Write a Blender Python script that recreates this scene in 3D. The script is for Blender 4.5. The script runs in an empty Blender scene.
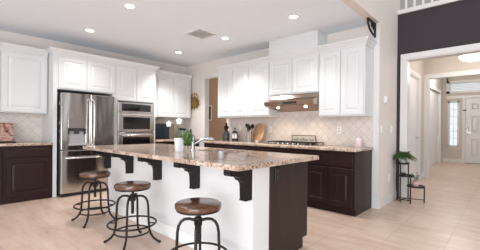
import bpy, bmesh, math, random
from mathutils import Vector, Matrix, noise
random.seed(7)
R = math.radians
S = bpy.context.scene
COL = S.collection

# ------------------------------------------------------------------ camera
F_PX, YAW, Y0, ROLL, CAM_H, PITCH = 290.23, 0.7446, 129.75, 0.0093, 1.1728, -0.0034
cam = bpy.data.cameras.new('camera')
cam.sensor_width = 36.0
cam.lens = F_PX / 480 * 36
cam.shift_y = (Y0 - 125) / 480
cam.clip_start = 0.05
cam_o = bpy.data.objects.new('camera', cam)
COL.objects.link(cam_o)
right = Vector((math.sin(YAW), -math.cos(YAW), 0))
fwd0 = Vector((math.cos(YAW), math.sin(YAW), 0))
up0 = Vector((0, 0, 1))
fwd = fwd0 * math.cos(PITCH) + up0 * math.sin(PITCH)
up1 = up0 * math.cos(PITCH) - fwd0 * math.sin(PITCH)
cr = right * math.cos(ROLL) + up1 * math.sin(ROLL)
cu = up1 * math.cos(ROLL) - right * math.sin(ROLL)
m3 = Matrix((cr, cu, -fwd)).transposed()
cam_o.matrix_world = Matrix.Translation((0, 0, CAM_H)) @ m3.to_4x4()
S.camera = cam_o

# ------------------------------------------------------------------ world, light, exposure
w = bpy.data.worlds.new('world')
S.world = w
w.use_nodes = True
bg = w.node_tree.nodes['Background']
bg.inputs['Color'].default_value = (0.90, 0.95, 1.0, 1)
bg.inputs['Strength'].default_value = 0.85
S.view_settings.view_transform = 'Standard'
S.view_settings.look = 'None'
S.view_settings.gamma = 1
S.view_settings.exposure = 0.28


def area(name, loc, target, sx, sy, power, col=(1, 1, 1)):
    l = bpy.data.lights.new(name, 'AREA')
    l.shape = 'RECTANGLE'
    l.size, l.size_y, l.energy, l.color = sx, sy, power, col
    o = bpy.data.objects.new(name, l)
    COL.objects.link(o)
    o.location = loc
    o.rotation_euler = (Vector(target) - Vector(loc)).to_track_quat('-Z', 'Y').to_euler()
    return o


# added out-of-view fill lamps standing in for daylight; the second lifts the ceiling
area('daylight_fill', (-2.6, 1.5, 1.9), (4, 3.2, 1.0), 3.0, 2.4, 60, (0.93, 0.96, 1.0))
area('daylight_fill', (-1.6, 0.2, 0.5), (2.6, 3.6, 2.74), 2.6, 1.6, 95, (0.94, 0.97, 1.0))
area('daylight_fill', (0.5, -4.6, 2.6), (2.5, 3, 1.0), 4.0, 3.0, 120, (0.95, 0.97, 1.0))


def point(name, loc, power, col, radius=0.06):
    l = bpy.data.lights.new(name, 'POINT')
    l.energy, l.color, l.shadow_soft_size = power, col, radius
    o = bpy.data.objects.new(name, l)
    COL.objects.link(o)
    o.location = loc
    return o


def spot(name, loc, power, col, angle=130, blend=0.8, radius=0.05):
    l = bpy.data.lights.new(name, 'SPOT')
    l.energy, l.color, l.spot_size, l.spot_blend, l.shadow_soft_size = power, col, R(angle), blend, radius
    o = bpy.data.objects.new(name, l)
    COL.objects.link(o)
    o.location = loc
    return o


# ------------------------------------------------------------------ materials
def srgb(r, g, b):
    f = lambda c: (c / 255 / 12.92) if c / 255 <= 0.04045 else ((c / 255 + 0.055) / 1.055) ** 2.4
    return (f(r), f(g), f(b), 1)


class NT:
    def __init__(s, name):
        s.m = bpy.data.materials.new(name)
        s.m.use_nodes = True
        s.t = s.m.node_tree
        s.b = s.t.nodes['Principled BSDF']

    def n(s, typ, **kw):
        nd = s.t.nodes.new(typ)
        for k, v in kw.items():
            if k in nd.inputs.keys():
                nd.inputs[k].default_value = v
            else:
                setattr(nd, k, v)
        return nd

    def l(s, a, b):
        s.t.links.new(a, b)

    def pos(s, scale=(1, 1, 1), rot=(0, 0, 0), obj=False):
        if obj:
            g = s.n('ShaderNodeTexCoord').outputs['Object']
        else:
            g = s.n('ShaderNodeNewGeometry').outputs['Position']
        mp = s.n('ShaderNodeMapping')
        mp.inputs['Scale'].default_value = scale
        mp.inputs['Rotation'].default_value = rot
        s.l(g, mp.inputs['Vector'])
        return mp.outputs['Vector']

    def noise(s, vec, scale, detail=4, rough=0.55):
        nd = s.n('ShaderNodeTexNoise')
        nd.inputs['Scale'].default_value = scale
        nd.inputs['Detail'].default_value = detail
        nd.inputs['Roughness'].default_value = rough
        s.l(vec, nd.inputs['Vector'])
        return nd.outputs['Fac']

    def ramp(s, fac, stops):
        nd = s.n('ShaderNodeValToRGB')
        el = nd.color_ramp.elements
        while len(el) < len(stops):
            el.new(0.5)
        for e, (p, c) in zip(el, stops):
            e.position, e.color = p, c
        s.l(fac, nd.inputs['Fac'])
        return nd.outputs['Color']

    def mix(s, fac, a, b, mode='MIX'):
        nd = s.n('ShaderNodeMix', data_type='RGBA', blend_type=mode)
        for sock, v in ((nd.inputs['Factor'], fac), (nd.inputs[6], a), (nd.inputs[7], b)):
            if hasattr(v, 'links'):
                s.l(v, sock)
            else:
                sock.default_value = v
        return nd.outputs[2]

    def bump(s, h, strength=0.2, dist=0.01):
        nd = s.n('ShaderNodeBump')
        nd.inputs['Strength'].default_value = strength
        nd.inputs['Distance'].default_value = dist
        s.l(h, nd.inputs['Height'])
        s.l(nd.outputs['Normal'], s.b.inputs['Normal'])


def plain(name, col, rough=0.5, metal=0.0, var=0.03, scale=6.0, emit=0, ecol=None, trans=0, obj=False):
    a = NT(name)
    c2 = tuple(max(0, x * (1 - var)) for x in col[:3]) + (1,)
    f = a.noise(a.pos(obj=obj), scale, 3)
    a.l(a.mix(f, col, c2), a.b.inputs['Base Color'])
    a.b.inputs['Roughness'].default_value = rough
    a.b.inputs['Metallic'].default_value = metal
    if emit:
        a.b.inputs['Emission Color'].default_value = ecol or col
        a.b.inputs['Emission Strength'].default_value = emit
    if trans:
        a.b.inputs['Transmission Weight'].default_value = trans
    return a.m


def wood(name, c1, c2, rough=0.35, scale=(2, 30, 30), obj=False, coat=0.0, spec=0.5):
    a = NT(name)
    v = a.pos(scale, obj=obj)
    f = a.noise(v, 1.6, 5, 0.6)
    a.l(a.ramp(f, [(0.3, c1), (0.7, c2)]), a.b.inputs['Base Color'])
    a.b.inputs['Roughness'].default_value = rough
    a.b.inputs['Coat Weight'].default_value = coat
    a.b.inputs['Specular IOR Level'].default_value = spec
    a.bump(f, 0.08, 0.003)
    return a.m


def granite():
    a = NT('granite')
    v = a.pos()
    f1 = a.noise(v, 7, 5, 0.6)
    base = a.ramp(f1, [(0.30, srgb(152, 128, 112)), (0.5, srgb(194, 170, 154)), (0.72, srgb(220, 204, 190))])
    f2 = a.noise(v, 45, 4, 0.7)
    sp = a.ramp(f2, [(0.53, (0, 0, 0, 1)), (0.60, (1, 1, 1, 1))])
    c = a.mix(sp, base, srgb(112, 82, 66))
    f3 = a.noise(v, 85, 3, 0.7)
    sp3 = a.ramp(f3, [(0.60, (0, 0, 0, 1)), (0.66, (1, 1, 1, 1))])
    c = a.mix(sp3, c, srgb(52, 42, 40))
    f4 = a.noise(a.pos((1, 1, 1), (0.4, 0.7, 0.2)), 60, 3, 0.7)
    sp4 = a.ramp(f4, [(0.60, (0, 0, 0, 1)), (0.67, (1, 1, 1, 1))])
    c = a.mix(sp4, c, srgb(226, 214, 202))
    a.l(c, a.b.inputs['Base Color'])
    a.b.inputs['Roughness'].default_value = 0.12
    return a.m


def tile_floor():
    a = NT('floor_tile')
    v = a.pos()
    mp = a.n('ShaderNodeMapping')
    mp.inputs['Location'].default_value = (0.0, 0.05, 0)
    a.l(v, mp.inputs['Vector'])
    br = a.n('ShaderNodeTexBrick', offset=0.0, squash=1.0)
    br.inputs['Scale'].default_value = 1.0
    br.inputs['Brick Width'].default_value = 0.5
    br.inputs['Row Height'].default_value = 0.5
    br.inputs['Mortar Size'].default_value = 0.004
    br.inputs['Mortar Smooth'].default_value = 0.3
    br.inputs['Color1'].default_value = srgb(213, 185, 165)
    br.inputs['Color2'].default_value = srgb(202, 172, 152)
    br.inputs['Mortar'].default_value = srgb(176, 152, 138)
    a.l(mp.outputs['Vector'], br.inputs['Vector'])
    f = a.noise(a.pos((3.4, 0.75, 1)), 2.0, 7, 0.68)
    blot = a.ramp(f, [(0.3, srgb(188, 152, 132)), (0.68, srgb(226, 208, 195))])
    c = a.mix(0.62, br.outputs['Color'], blot)
    c = a.mix(br.outputs['Fac'], c, srgb(190, 163, 147))
    a.l(c, a.b.inputs['Base Color'])
    f2 = a.noise(v, 9, 4)
    a.l(a.ramp(f2, [(0.3, (0.28,) * 3 + (1,)), (0.7, (0.42,) * 3 + (1,))]), a.b.inputs['Roughness'])
    inv = a.n('ShaderNodeMath', operation='SUBTRACT')
    inv.inputs[0].default_value = 1.0
    a.l(br.outputs['Fac'], inv.inputs[1])
    a.bump(inv.outputs[0], 0.25, 0.004)
    return a.m


def backsplash_tile():
    a = NT('backsplash_tile')
    g = a.n('ShaderNodeNewGeometry')
    sep = a.n('ShaderNodeSeparateXYZ')
    a.l(g.outputs['Position'], sep.inputs[0])
    add = a.n('ShaderNodeMath', operation='ADD')
    a.l(sep.outputs['X'], add.inputs[0])
    a.l(sep.outputs['Y'], add.inputs[1])
    cb = a.n('ShaderNodeCombineXYZ')
    a.l(add.outputs[0], cb.inputs['X'])
    a.l(sep.outputs['Z'], cb.inputs['Y'])
    mp = a.n('ShaderNodeMapping')
    mp.inputs['Rotation'].default_value = (0, 0, R(45))
    a.l(cb.outputs[0], mp.inputs['Vector'])
    br = a.n('ShaderNodeTexBrick', offset=0.0)
    br.inputs['Scale'].default_value = 1.0
    br.inputs['Brick Width'].default_value = 0.112
    br.inputs['Row Height'].default_value = 0.112
    br.inputs['Mortar Size'].default_value = 0.0045
    br.inputs['Mortar Smooth'].default_value = 0.2
    br.inputs['Color1'].default_value = srgb(226, 217, 210)
    br.inputs['Color2'].default_value = srgb(214, 203, 196)
    a.l(mp.outputs[0], br.inputs['Vector'])
    f = a.noise(a.pos(), 14, 5, 0.6)
    c = a.mix(0.4, br.outputs['Color'], a.ramp(f, [(0.3, srgb(206, 196, 190)), (0.7, srgb(234, 228, 223))]))
    c = a.mix(br.outputs['Fac'], c, srgb(204, 193, 186))
    a.l(c, a.b.inputs['Base Color'])
    a.b.inputs['Roughness'].default_value = 0.38
    inv = a.n('ShaderNodeMath', operation='SUBTRACT')
    inv.inputs[0].default_value = 1.0
    a.l(br.outputs['Fac'], inv.inputs[1])
    a.bump(inv.outputs[0], 0.3, 0.003)
    return a.m


def stainless(name, wav=0.12, base=(0.60, 0.59, 0.58, 1), rough=0.22, sc=(9, 9, 0.35)):
    a = NT(name)
    f = a.noise(a.pos(sc), 1.0, 2, 0.5)
    f2 = a.noise(a.pos((400, 400, 4)), 1.0, 2, 0.5)
    a.l(a.mix(f2, base, tuple(x * 0.88 for x in base[:3]) + (1,)), a.b.inputs['Base Color'])
    a.b.inputs['Metallic'].default_value = 1
    a.b.inputs['Roughness'].default_value = rough
    a.bump(f, wav, 0.05)
    return a.m


M = {}
M['white'] = plain('white_paint', srgb(216, 217, 218), 0.42, var=0.01)
M['trim'] = plain('trim_paint', srgb(222, 220, 218), 0.42, var=0.01)
M['basewhite'] = plain('baseboard_paint', srgb(240, 240, 240), 0.4, var=0.01)
M['corbel'] = wood('black_stained_wood', srgb(26, 22, 23), srgb(34, 29, 30), 0.4, (14, 14, 1.2), spec=0.3)
M['knee'] = plain('island_wall_paint', srgb(222, 222, 223), 0.6, var=0.01)
M['wall'] = plain('greige_wall_paint', srgb(226, 217, 210), 0.75, var=0.02)
M['hallwall'] = plain('beige_wall_paint', srgb(202, 192, 181), 0.75, var=0.02)
M['landing'] = plain('taupe_wall_paint', srgb(172, 163, 156), 0.75, var=0.02)
M['tan'] = plain('tan_wall_paint', srgb(186, 156, 126), 0.75, var=0.02)
M['dark'] = plain('charcoal_wall_paint', srgb(58, 52, 57), 0.85, var=0.04)
M['ceiling'] = plain('ceiling_paint', srgb(232, 239, 246), 0.9, var=0.015)
M['espresso'] = wood('espresso_wood', srgb(38, 23, 22), srgb(46, 29, 27), 0.38, (14, 14, 1.2), spec=0.22)
M['endpanel'] = wood('espresso_veneer', srgb(52, 40, 36), srgb(60, 47, 42), 0.55, (10, 10, 0.8), spec=0.25)
M['granite'] = granite()
M['floor'] = tile_floor()
M['tile'] = backsplash_tile()
M['steel'] = stainless('stainless_steel', 0.55, (0.57, 0.545, 0.515, 1), 0.16, (2.6, 2.6, 0.45))
M['hoodsteelb'] = stainless('crock_steel', 0.02, (0.50, 0.50, 0.50, 1), 0.2)
M['hoodsteel'] = stainless('hood_steel_reflection_tint', 0.02, (0.46, 0.37, 0.31, 1), 0.25)  # stainless hood; the brown reflected floor is painted into its base colour
M['steel_flat'] = stainless('brushed_steel', 0.05, (0.54, 0.52, 0.50, 1), 0.2)
M['chrome'] = plain('chrome', (0.40, 0.40, 0.41, 1), 0.22, 1.0)
M['handle'] = plain('bright_steel', (0.80, 0.80, 0.80, 1), 0.18, 1.0)
M['black'] = plain('black_plastic', srgb(24, 24, 26), 0.35)
M['fridge_side'] = plain('dark_grey_metal', srgb(52, 54, 60), 0.45)
M['blackglass'] = plain('black_glass', srgb(14, 13, 14), 0.06)
M['iron'] = plain('black_iron', srgb(40, 34, 33), 0.42, 0.5, 0.15, 30)
M['seat'] = wood('walnut_seat', srgb(62, 38, 25), srgb(110, 72, 48), 0.25, (40, 5, 40), obj=True, coat=0.25)
M['board'] = wood('cutting_board_wood', srgb(178, 132, 98), srgb(208, 170, 134), 0.5, (6, 50, 6), obj=True)
M['ceramic'] = plain('white_ceramic', srgb(240, 240, 244), 0.2)
M['leaf'] = plain('leaf_green', srgb(92, 126, 60), 0.5, var=0.45, scale=25)
M['fern'] = plain('fern_green', srgb(78, 112, 58), 0.55, var=0.4, scale=30)
M['sage'] = plain('sage_leaf', srgb(128, 142, 122), 0.6, var=0.3, scale=40)
M['petal'] = plain('white_petal', srgb(250, 248, 250), 0.5, var=0.02)
M['pink'] = plain('pale_pink_glass', srgb(232, 210, 212), 0.15, var=0.03)
M['palecup'] = plain('pale_blue_glass', srgb(196, 202, 208), 0.15, trans=0.4)
M['hoodpan'] = plain('hood_pan_reflection_tint', srgb(166, 124, 94), 0.3, 0.9, 0.15, 30)  # reflected granite and warm lamp glow painted into the underside's colour
M['pinkpot'] = plain('dusty_pink_ceramic', srgb(206, 172, 166), 0.35)
M['gold'] = plain('antique_gold', srgb(186, 150, 84), 0.38, 0.6, 0.25, 30)
M['lamp_on'] = plain('lit_diffuser', (1, 0.97, 0.92, 1), 0.5, emit=6, ecol=(1, 0.96, 0.9, 1))
M['dome_on'] = plain('lit_dome_glass', (1, 0.95, 0.86, 1), 0.4, emit=1.6, ecol=(1, 0.95, 0.86, 1))
M['slotsteel'] = plain('light_grey_plastic', srgb(172, 172, 174), 0.35)
M['bulb'] = plain('lit_hood_bulb', (1, 0.9, 0.75, 1), 0.4, emit=14, ecol=(1, 0.86, 0.66, 1))
M['display'] = plain('dark_display', srgb(30, 42, 50), 0.08)
M['paper'] = plain('paper', srgb(226, 220, 214), 0.7)
M['plate'] = plain('switch_plate', srgb(244, 243, 240), 0.35)
M['slot'] = plain('socket_grey', srgb(196, 194, 192), 0.5)
M['sign'] = plain('weathered_grey_sign', srgb(206, 200, 193), 0.7, var=0.15, scale=50)
M['signtext'] = plain('sign_paint', srgb(112, 104, 98), 0.7)
M['ventback'] = plain('vent_backing_metal', srgb(222, 222, 224), 0.6)  # pale backing plate behind the slats
M['doorwhite'] = plain('door_paint', srgb(226, 222, 220), 0.45, var=0.01)
M['blind'] = plain('white_blind', srgb(238, 238, 238), 0.6)


def glass_mat():
    a = NT('window_glass')
    a.b.inputs['Transmission Weight'].default_value = 1.0
    a.b.inputs['Roughness'].default_value = 0.02
    a.b.inputs['IOR'].default_value = 1.05
    a.b.inputs['Base Color'].default_value = (0.97, 0.99, 1, 1)
    return a.m


M['glass'] = glass_mat()
M['sky'] = plain('porch_daylight', srgb(236, 242, 244), 0.8)
M['jar'] = plain('smoked_glass', srgb(62, 60, 58), 0.12, var=0.2, scale=30)


def cover_mat():
    a = NT('cookbook_print')
    v = a.pos()
    f = a.noise(v, 16, 4, 0.6)
    c = a.ramp(f, [(0.36, srgb(52, 36, 42)), (0.44, srgb(150, 106, 92)), (0.55, srgb(188, 156, 142)), (0.66, srgb(122, 92, 76))])
    a.l(c, a.b.inputs['Base Color'])
    a.b.inputs['Roughness'].default_value = 0.4
    return a.m


M['cover'] = cover_mat()


# ------------------------------------------------------------------ mesh helpers
class MB:
    def __init__(s):
        s.bm = bmesh.new()

    def box(s, x0, x1, y0, y1, z0, z1, bv=0.0, seg=2):
        r = bmesh.ops.create_cube(s.bm, size=1)
        vs = r['verts']
        for v in vs:
            v.co = Vector((x0 if v.co.x < 0 else x1, y0 if v.co.y < 0 else y1, z0 if v.co.z < 0 else z1))
        if bv:
            es = list({e for v in vs for e in v.link_edges})
            bmesh.ops.bevel(s.bm, geom=es, offset=bv, segments=seg, profile=0.5, affect='EDGES')
        return s

    def frustum(s, x0, x1, y0, y1, z0, z1, a0, a1, b0, b1):
        vs = [s.bm.verts.new(p) for p in (
            (x0, y0, z0), (x1, y0, z0), (x1, y1, z0), (x0, y1, z0),
            (x0 - a0, y0 - b0, z1), (x1 + a1, y0 - b0, z1), (x1 + a1, y1 + b1, z1), (x0 - a0, y1 + b1, z1))]
        for f in ((3, 2, 1, 0), (4, 5, 6, 7), (0, 1, 5, 4), (1, 2, 6, 5), (2, 3, 7, 6), (3, 0, 4, 7)):
            s.bm.faces.new([vs[i] for i in f])
        return s

    def crown(s, x0, x1, y0, y1, z0, z1, sides):
        """stepped crown moulding round the top of a box; sides gives which faces it steps out on"""
        L, Rr, Fr, Bk = [1 if k in sides else 0 for k in ('x0', 'x1', 'y0', 'y1')]
        h = z1 - z0
        p = 0.062
        s.box(x0 - L * .008, x1 + Rr * .008, y0 - Fr * .008, y1 + Bk * .008, z0, z0 + h * .2)
        s.frustum(x0 - L * .008, x1 + Rr * .008, y0 - Fr * .008, y1 + Bk * .008, z0 + h * .2, z0 + h * .78,
                  L * (p - .016), Rr * (p - .016), Fr * (p - .016), Bk * (p - .016))
        s.box(x0 - L * p, x1 + Rr * p, y0 - Fr * p, y1 + Bk * p, z0 + h * .78, z1)
        return s

    def panel(s, o, U, V, N, wd, ht, kind='raised', t=0.02):
        o, U, V, N = Vector(o), Vector(U), Vector(V), Vector(N)
        if kind == 'raised':
            fr = min(0.062, wd * 0.24, ht * .24)
            st = [(0, 0), (0, t - .003), (.003, t), (fr, t), (fr + .008, t - .011), (fr + .018, t - .011), (fr + .042, t - .002)]
        elif kind == 'slab':
            st = [(0, 0), (0, t - .008), (.012, t)]
        else:
            st = [(0, 0), (0, t)]
        prev = None
        for ins, n in st:
            ring = [s.bm.verts.new(o + U * a + V * b + N * n) for a, b in
                    ((ins, ins), (wd - ins, ins), (wd - ins, ht - ins), (ins, ht - ins))]
            if prev:
                for i in range(4):
                    j = (i + 1) % 4
                    s.bm.faces.new((prev[i], prev[j], ring[j], ring[i]))
            else:
                s.bm.faces.new(ring[::-1])
            prev = ring
        s.bm.faces.new(prev)
        return s

    def prism(s, pts, ext):
        ext = Vector(ext)
        a = [s.bm.verts.new(p) for p in pts]
        b = [s.bm.verts.new(Vector(p) + ext) for p in pts]
        s.bm.faces.new(a[::-1])
        s.bm.faces.new(b)
        k = len(a)
        for i in range(k):
            j = (i + 1) % k
            s.bm.faces.new((a[i], a[j], b[j], b[i]))
        return s

    def lathe(s, prof, c=(0, 0, 0), n=32, axis='z'):
        c = Vector(c)
        rings = []
        for r, z in prof:
            if r < 1e-6:
                rings.append([s.bm.verts.new(c + s._ax(0, 0, z, axis))])
            else:
                rings.append([s.bm.verts.new(c + s._ax(r * math.cos(2 * math.pi * i / n), r * math.sin(2 * math.pi * i / n), z, axis)) for i in range(n)])
        for a, b in zip(rings, rings[1:]):
            for i in range(n):
                j = (i + 1) % n
                if len(a) == 1 and len(b) == 1:
                    continue
                if len(a) == 1:
                    s.bm.faces.new((a[0], b[i], b[j]))
                elif len(b) == 1:
                    s.bm.faces.new((a[i], a[j], b[0]))
                else:
                    s.bm.faces.new((a[i], a[j], b[j], b[i]))
        return s

    def _ax(s, x, y, z, axis):
        return Vector((x, y, z)) if axis == 'z' else (Vector((z, x, y)) if axis == 'x' else Vector((x, z, y)))

    def tube(s, path, r, n=10, closed=False, caps=True):
        P = [Vector(p) for p in path]
        k = len(P)
        rad = r if isinstance(r, (list, tuple)) else [r] * k
        rings = []
        prev = None
        for i, p in enumerate(P):
            if closed:
                t = (P[(i + 1) % k] - P[i - 1]).normalized()
            else:
                t = (P[min(i + 1, k - 1)] - P[max(i - 1, 0)]).normalized()
            if prev is None:
                ref = Vector((0, 0, 1)) if abs(t.z) < 0.9 else Vector((1, 0, 0))
                nx = t.cross(ref).normalized()
            else:
                nx = (prev - t * prev.dot(t)).normalized()
            prev = nx
            ny = t.cross(nx)
            rings.append([s.bm.verts.new(p + (nx * math.cos(2 * math.pi * j / n) + ny * math.sin(2 * math.pi * j / n)) * rad[i]) for j in range(n)])
        rng = range(k) if closed else range(k - 1)
        for i in rng:
            a, b = rings[i], rings[(i + 1) % k]
            for j in range(n):
                q = (j + 1) % n
                s.bm.faces.new((a[j], a[q], b[q], b[j]))
        if not closed and caps:
            s.bm.faces.new(rings[0][::-1])
            s.bm.faces.new(rings[-1])
        return s

    def ball(s, c, r, sc=(1, 1, 1), seg=14):
        ret = bmesh.ops.create_uvsphere(s.bm, u_segments=seg, v_segments=max(6, seg // 2 + 2), radius=r)
        for v in ret['verts']:
            v.co = Vector(c) + Vector((v.co.x * sc[0], v.co.y * sc[1], v.co.z * sc[2]))
        return s

    def leaf(s, base, d, length, width, droop=0.3, seg=6, upv=(0, 0, 1), fold=0.15, thick=0.0012):
        base, d = Vector(base), Vector(d).normalized()
        side = d.cross(Vector(upv))
        if side.length < 1e-3:
            side = Vector((1, 0, 0))
        side.normalize()
        nrm = side.cross(d).normalized()
        rows = []
        for i in range(seg + 1):
            t = i / seg
            p = base + d * (length * t) - Vector((0, 0, 1)) * (droop * length * t * t)
            wv = width * 0.5 * max(0.04, math.sin(math.pi * min(1, t * 0.93 + 0.05)) ** 0.8)
            rows.append([(p - side * wv + nrm * fold * wv), p, (p + side * wv + nrm * fold * wv)])
        top = [[s.bm.verts.new(q + nrm * thick) for q in r] for r in rows]
        bot = [[s.bm.verts.new(q - nrm * thick) for q in r] for r in rows]
        for i in range(seg):
            for j in range(2):
                s.bm.faces.new((top[i][j], top[i][j + 1], top[i + 1][j + 1], top[i + 1][j]))
                s.bm.faces.new((bot[i][j + 1], bot[i][j], bot[i + 1][j], bot[i + 1][j + 1]))
            s.bm.faces.new((top[i][0], top[i + 1][0], bot[i + 1][0], bot[i][0]))
            s.bm.faces.new((top[i + 1][2], top[i][2], bot[i][2], bot[i + 1][2]))
        s.bm.faces.new((top[0][0], bot[0][0], bot[0][1], top[0][1]))
        s.bm.faces.new((top[0][1], bot[0][1], bot[0][2], top[0][2]))
        s.bm.faces.new((top[-1][1], bot[-1][1], bot[-1][0], top[-1][0]))
        s.bm.faces.new((top[-1][2], bot[-1][2], bot[-1][1], top[-1][1]))
        return s

    def build(s, name, mat, parent=None, smooth=None, loc=None):
        """link as one mesh; vertices are given in world space and moved to the thing's origin"""
        org = ORG.get(parent.name, Vector((0, 0, 0))) if parent else (Vector(loc) if loc else Vector((0, 0, 0)))
        if org.length:
            bmesh.ops.translate(s.bm, verts=s.bm.verts, vec=-org)
        bmesh.ops.recalc_face_normals(s.bm, faces=s.bm.faces)
        me = bpy.data.meshes.new(name)
        s.bm.to_mesh(me)
        s.bm.free()
        o = bpy.data.objects.new(name, me)
        me.materials.append(M[mat])
        COL.objects.link(o)
        if parent:
            o.parent = parent
        elif loc:
            o.location = loc
        ORG[o.name] = org.copy()
        if smooth is not None:
            for p in me.polygons:
                p.use_smooth = True
            try:
                me.set_sharp_from_angle(angle=R(smooth))
            except Exception:
                pass
        return o


ORG = {}


def tag(o, label, cat, group=None):
    o['label'] = label
    o['category'] = cat
    if group:
        o['group'] = group
    return o


def thing(name, label, cat, loc, group=None):
    o = bpy.data.objects.new(name, None)
    o.empty_display_size = 0.1
    COL.objects.link(o)
    o.location = loc
    ORG[o.name] = Vector(loc)
    return tag(o, label, cat, group)


def struct(name, mb, mat, parent=None, smooth=None):
    o = mb.build(name, mat, parent, smooth)
    if not parent:
        o['kind'] = 'structure'
    return o


def copy_tree(o, loc=None, label=None, parent=None):
    c = o.copy()
    COL.objects.link(c)
    if parent:
        c.parent = parent
    if loc is not None:
        c.location = loc
    if label:
        c['label'] = label
    for ch in list(o.children):
        copy_tree(ch, parent=c)
    return c


X, Y, Z = Vector((1, 0, 0)), Vector((0, 1, 0)), Vector((0, 0, 1))

# ------------------------------------------------------------------ dimensions
XW = 4.57      # right kitchen wall face
YW = 6.17      # back kitchen wall face
YS = 1.405      # front end of the kitchen (stub wall and header face)
CZ = 2.765      # kitchen ceiling
HZ = 3.06      # hall ceiling
HY = 1.55      # hall left wall face
XD = 5.50      # charcoal wall face
CT = 0.914     # counter height

# ------------------------------------------------------------------ setting
struct('floor', MB().box(-4, 14, -5, 8.4, -0.12, 0), 'floor')
struct('ceiling', MB().box(-3, 6.4, YS + .12, 8.3, CZ, CZ + .12), 'ceiling')
struct('wall_back', MB().box(-3, XW + .12, YW, YW + .12, 0, CZ), 'wall')
# right wall with the pantry doorway y 4.66..5.34
mb = MB()
mb.box(XW, XW + .12, YS + .12, 4.62, 0, CZ)
mb.box(XW, XW + .12, 5.38, YW, 0, CZ)
mb.box(XW, XW + .12, 4.62, 5.38, 2.38, CZ)
struct('wall_right', mb, 'wall')
struct('wall_header', MB().box(-3, XW, YS, YS + .12, CZ, 5.6), 'wall')
struct('wall_stub', MB().box(XW, XD + .15, YS, YS + .12, 0, 5.6), 'wall')
# charcoal wall with its wide opening
mb = MB()
mb.box(XD, XD + .15, 1.26, YS, 0, 3.15)
mb.box(XD + .151, XD + .25, YS + .001, HY, 0, HZ)
mb.box(XD, XD + .15, -1.2, 1.26, 2.37, 3.15)
mb.box(XD, XD + .15, -3.5, -1.2, 0, 3.15)
struct('wall_charcoal', mb, 'dark')
# trim of the opening: casing on the face, lining in the reveal
mb = MB()
mb.box(XD - .02, XD, 1.26, 1.35, 0, 2.37, .004)
mb.box(XD - .02, XD, -1.292, -1.2, 0, 2.37, .004)
mb.box(XD - .02, XD, -1.292, 1.35, 2.37, 2.46, .004)
struct('trim_1', mb, 'trim')
mb = MB()
mb.box(XD - .004, XD + .17, 1.245, 1.26, 0, 2.37)
mb.box(XD - .004, XD + .17, -1.2, -1.185, 0, 2.37)
mb.box(XD - .004, XD + .17, -1.185, 1.245, 2.355, 2.37)
struct('trim_2', mb, 'trim')
# upper landing
struct('wall_landing', MB().box(7.2, 7.3, -3.5, 2.0, 3.15, 5.6), 'landing')
struct('trim_3', MB().box(XD - .035, XD + .16, -3.5, YS, 3.15, 3.22, .006), 'trim')

# hall behind the opening
HY = 1.55
mb = MB()
mb.box(XD + .15, 6.88, HY, HY + .12, 0, HZ)
mb.box(7.95, 8.5, HY, HY + .12, 0, HZ)
mb.box(6.88, 7.95, HY, HY + .12, 2.40, HZ)
struct('wall_hall', mb, 'hallwall')
mb = MB()
mb.box(6.79, 6.88, HY - .02, HY, 0, 2.40, .004)
mb.box(7.95, 8.04, HY - .02, HY, 0, 2.40, .004)
mb.box(6.79, 8.04, HY - .02, HY, 2.40, 2.49, .004)
mb.box(6.88, 6.895, HY, HY + .12, 0, 2.385)
mb.box(7.935, 7.95, HY - .004, HY + .12, 0, 2.40)
mb.box(6.88, 7.95, HY, HY + .12, 2.385, 2.40)
struct('trim_4', mb, 'trim')
d2 = struct('door_2', MB().box(6.898, 7.932, HY + .05, HY + .09, .012, 2.383, .003), 'doorwhite')
MB().lathe([(0, .0), (.02, 0), (.02, -.02), (.032, -.03), (.03, -.05), (0, -.056)], (7.86, HY + .05, 1.0), 16, 'y').build('door_knob', 'handle', d2)
struct('wall_sideroom', MB().box(6.2, 10.2, 2.6, 2.7, 0, HZ), 'hallwall')
struct('ceiling_hall', MB().box(XD + .15, 8.65, -3.5, 2.7, HZ + .001, 3.145), 'ceiling')
# second portal across the hall
mb = MB()
mb.box(8.5, 8.65, 1.50, 2.7, 0, HZ)
mb.box(8.5, 8.65, -1.2, 1.50, 2.50, HZ)
struct('wall_portal', mb, 'hallwall')
mb = MB()
mb.box(8.48, 8.5, 1.44, 1.549, 0, 2.46, .004)
mb.box(8.48, 8.5, -1.2, 1.549, 2.46, 2.57, .004)
mb.box(8.5, 8.66, 1.445, 1.50, 0, 2.46)
mb.box(8.5, 8.66, -1.2, 1.445, 2.46, 2.50)
struct('trim_5', mb, 'trim')
# foyer
FX, FY, FZ = 13.3, 1.88, 3.2
mb = MB()
mb.box(8.65, 10.5, FY - .08, FY + .04, 0, FZ)
mb.box(10.5, 12.6, FY - .08, FY + .04, 2.52, FZ)
mb.box(12.6, FX, FY - .08, FY + .04, 0, FZ)
struct('wall_foyer', mb, 'hallwall')
mb = MB()
mb.box(10.4, 10.5, FY - .1, FY - .08, 0, 2.52, .004)
mb.box(12.6, 12.7, FY - .1, FY - .08, 0, 2.52, .004)
mb.box(10.4, 12.7, FY - .1, FY - .08, 2.52, 2.62, .004)
mb.box(12.585, 12.6, FY - .084, FY + .04, 0, 2.52)
struct('trim_6', mb, 'trim')
d3 = struct('door_3', MB().box(10.505, 12.58, FY - .03, FY + .01, .012, 2.515, .003), 'doorwhite')
struct('wall_study', MB().box(10.2, 13.4, 3.4, 3.5, 0, FZ), 'hallwall')
struct('ceiling_foyer', MB().box(8.65, 13.45, -3.5, 3.5, FZ, FZ + .1), 'ceiling')
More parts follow.
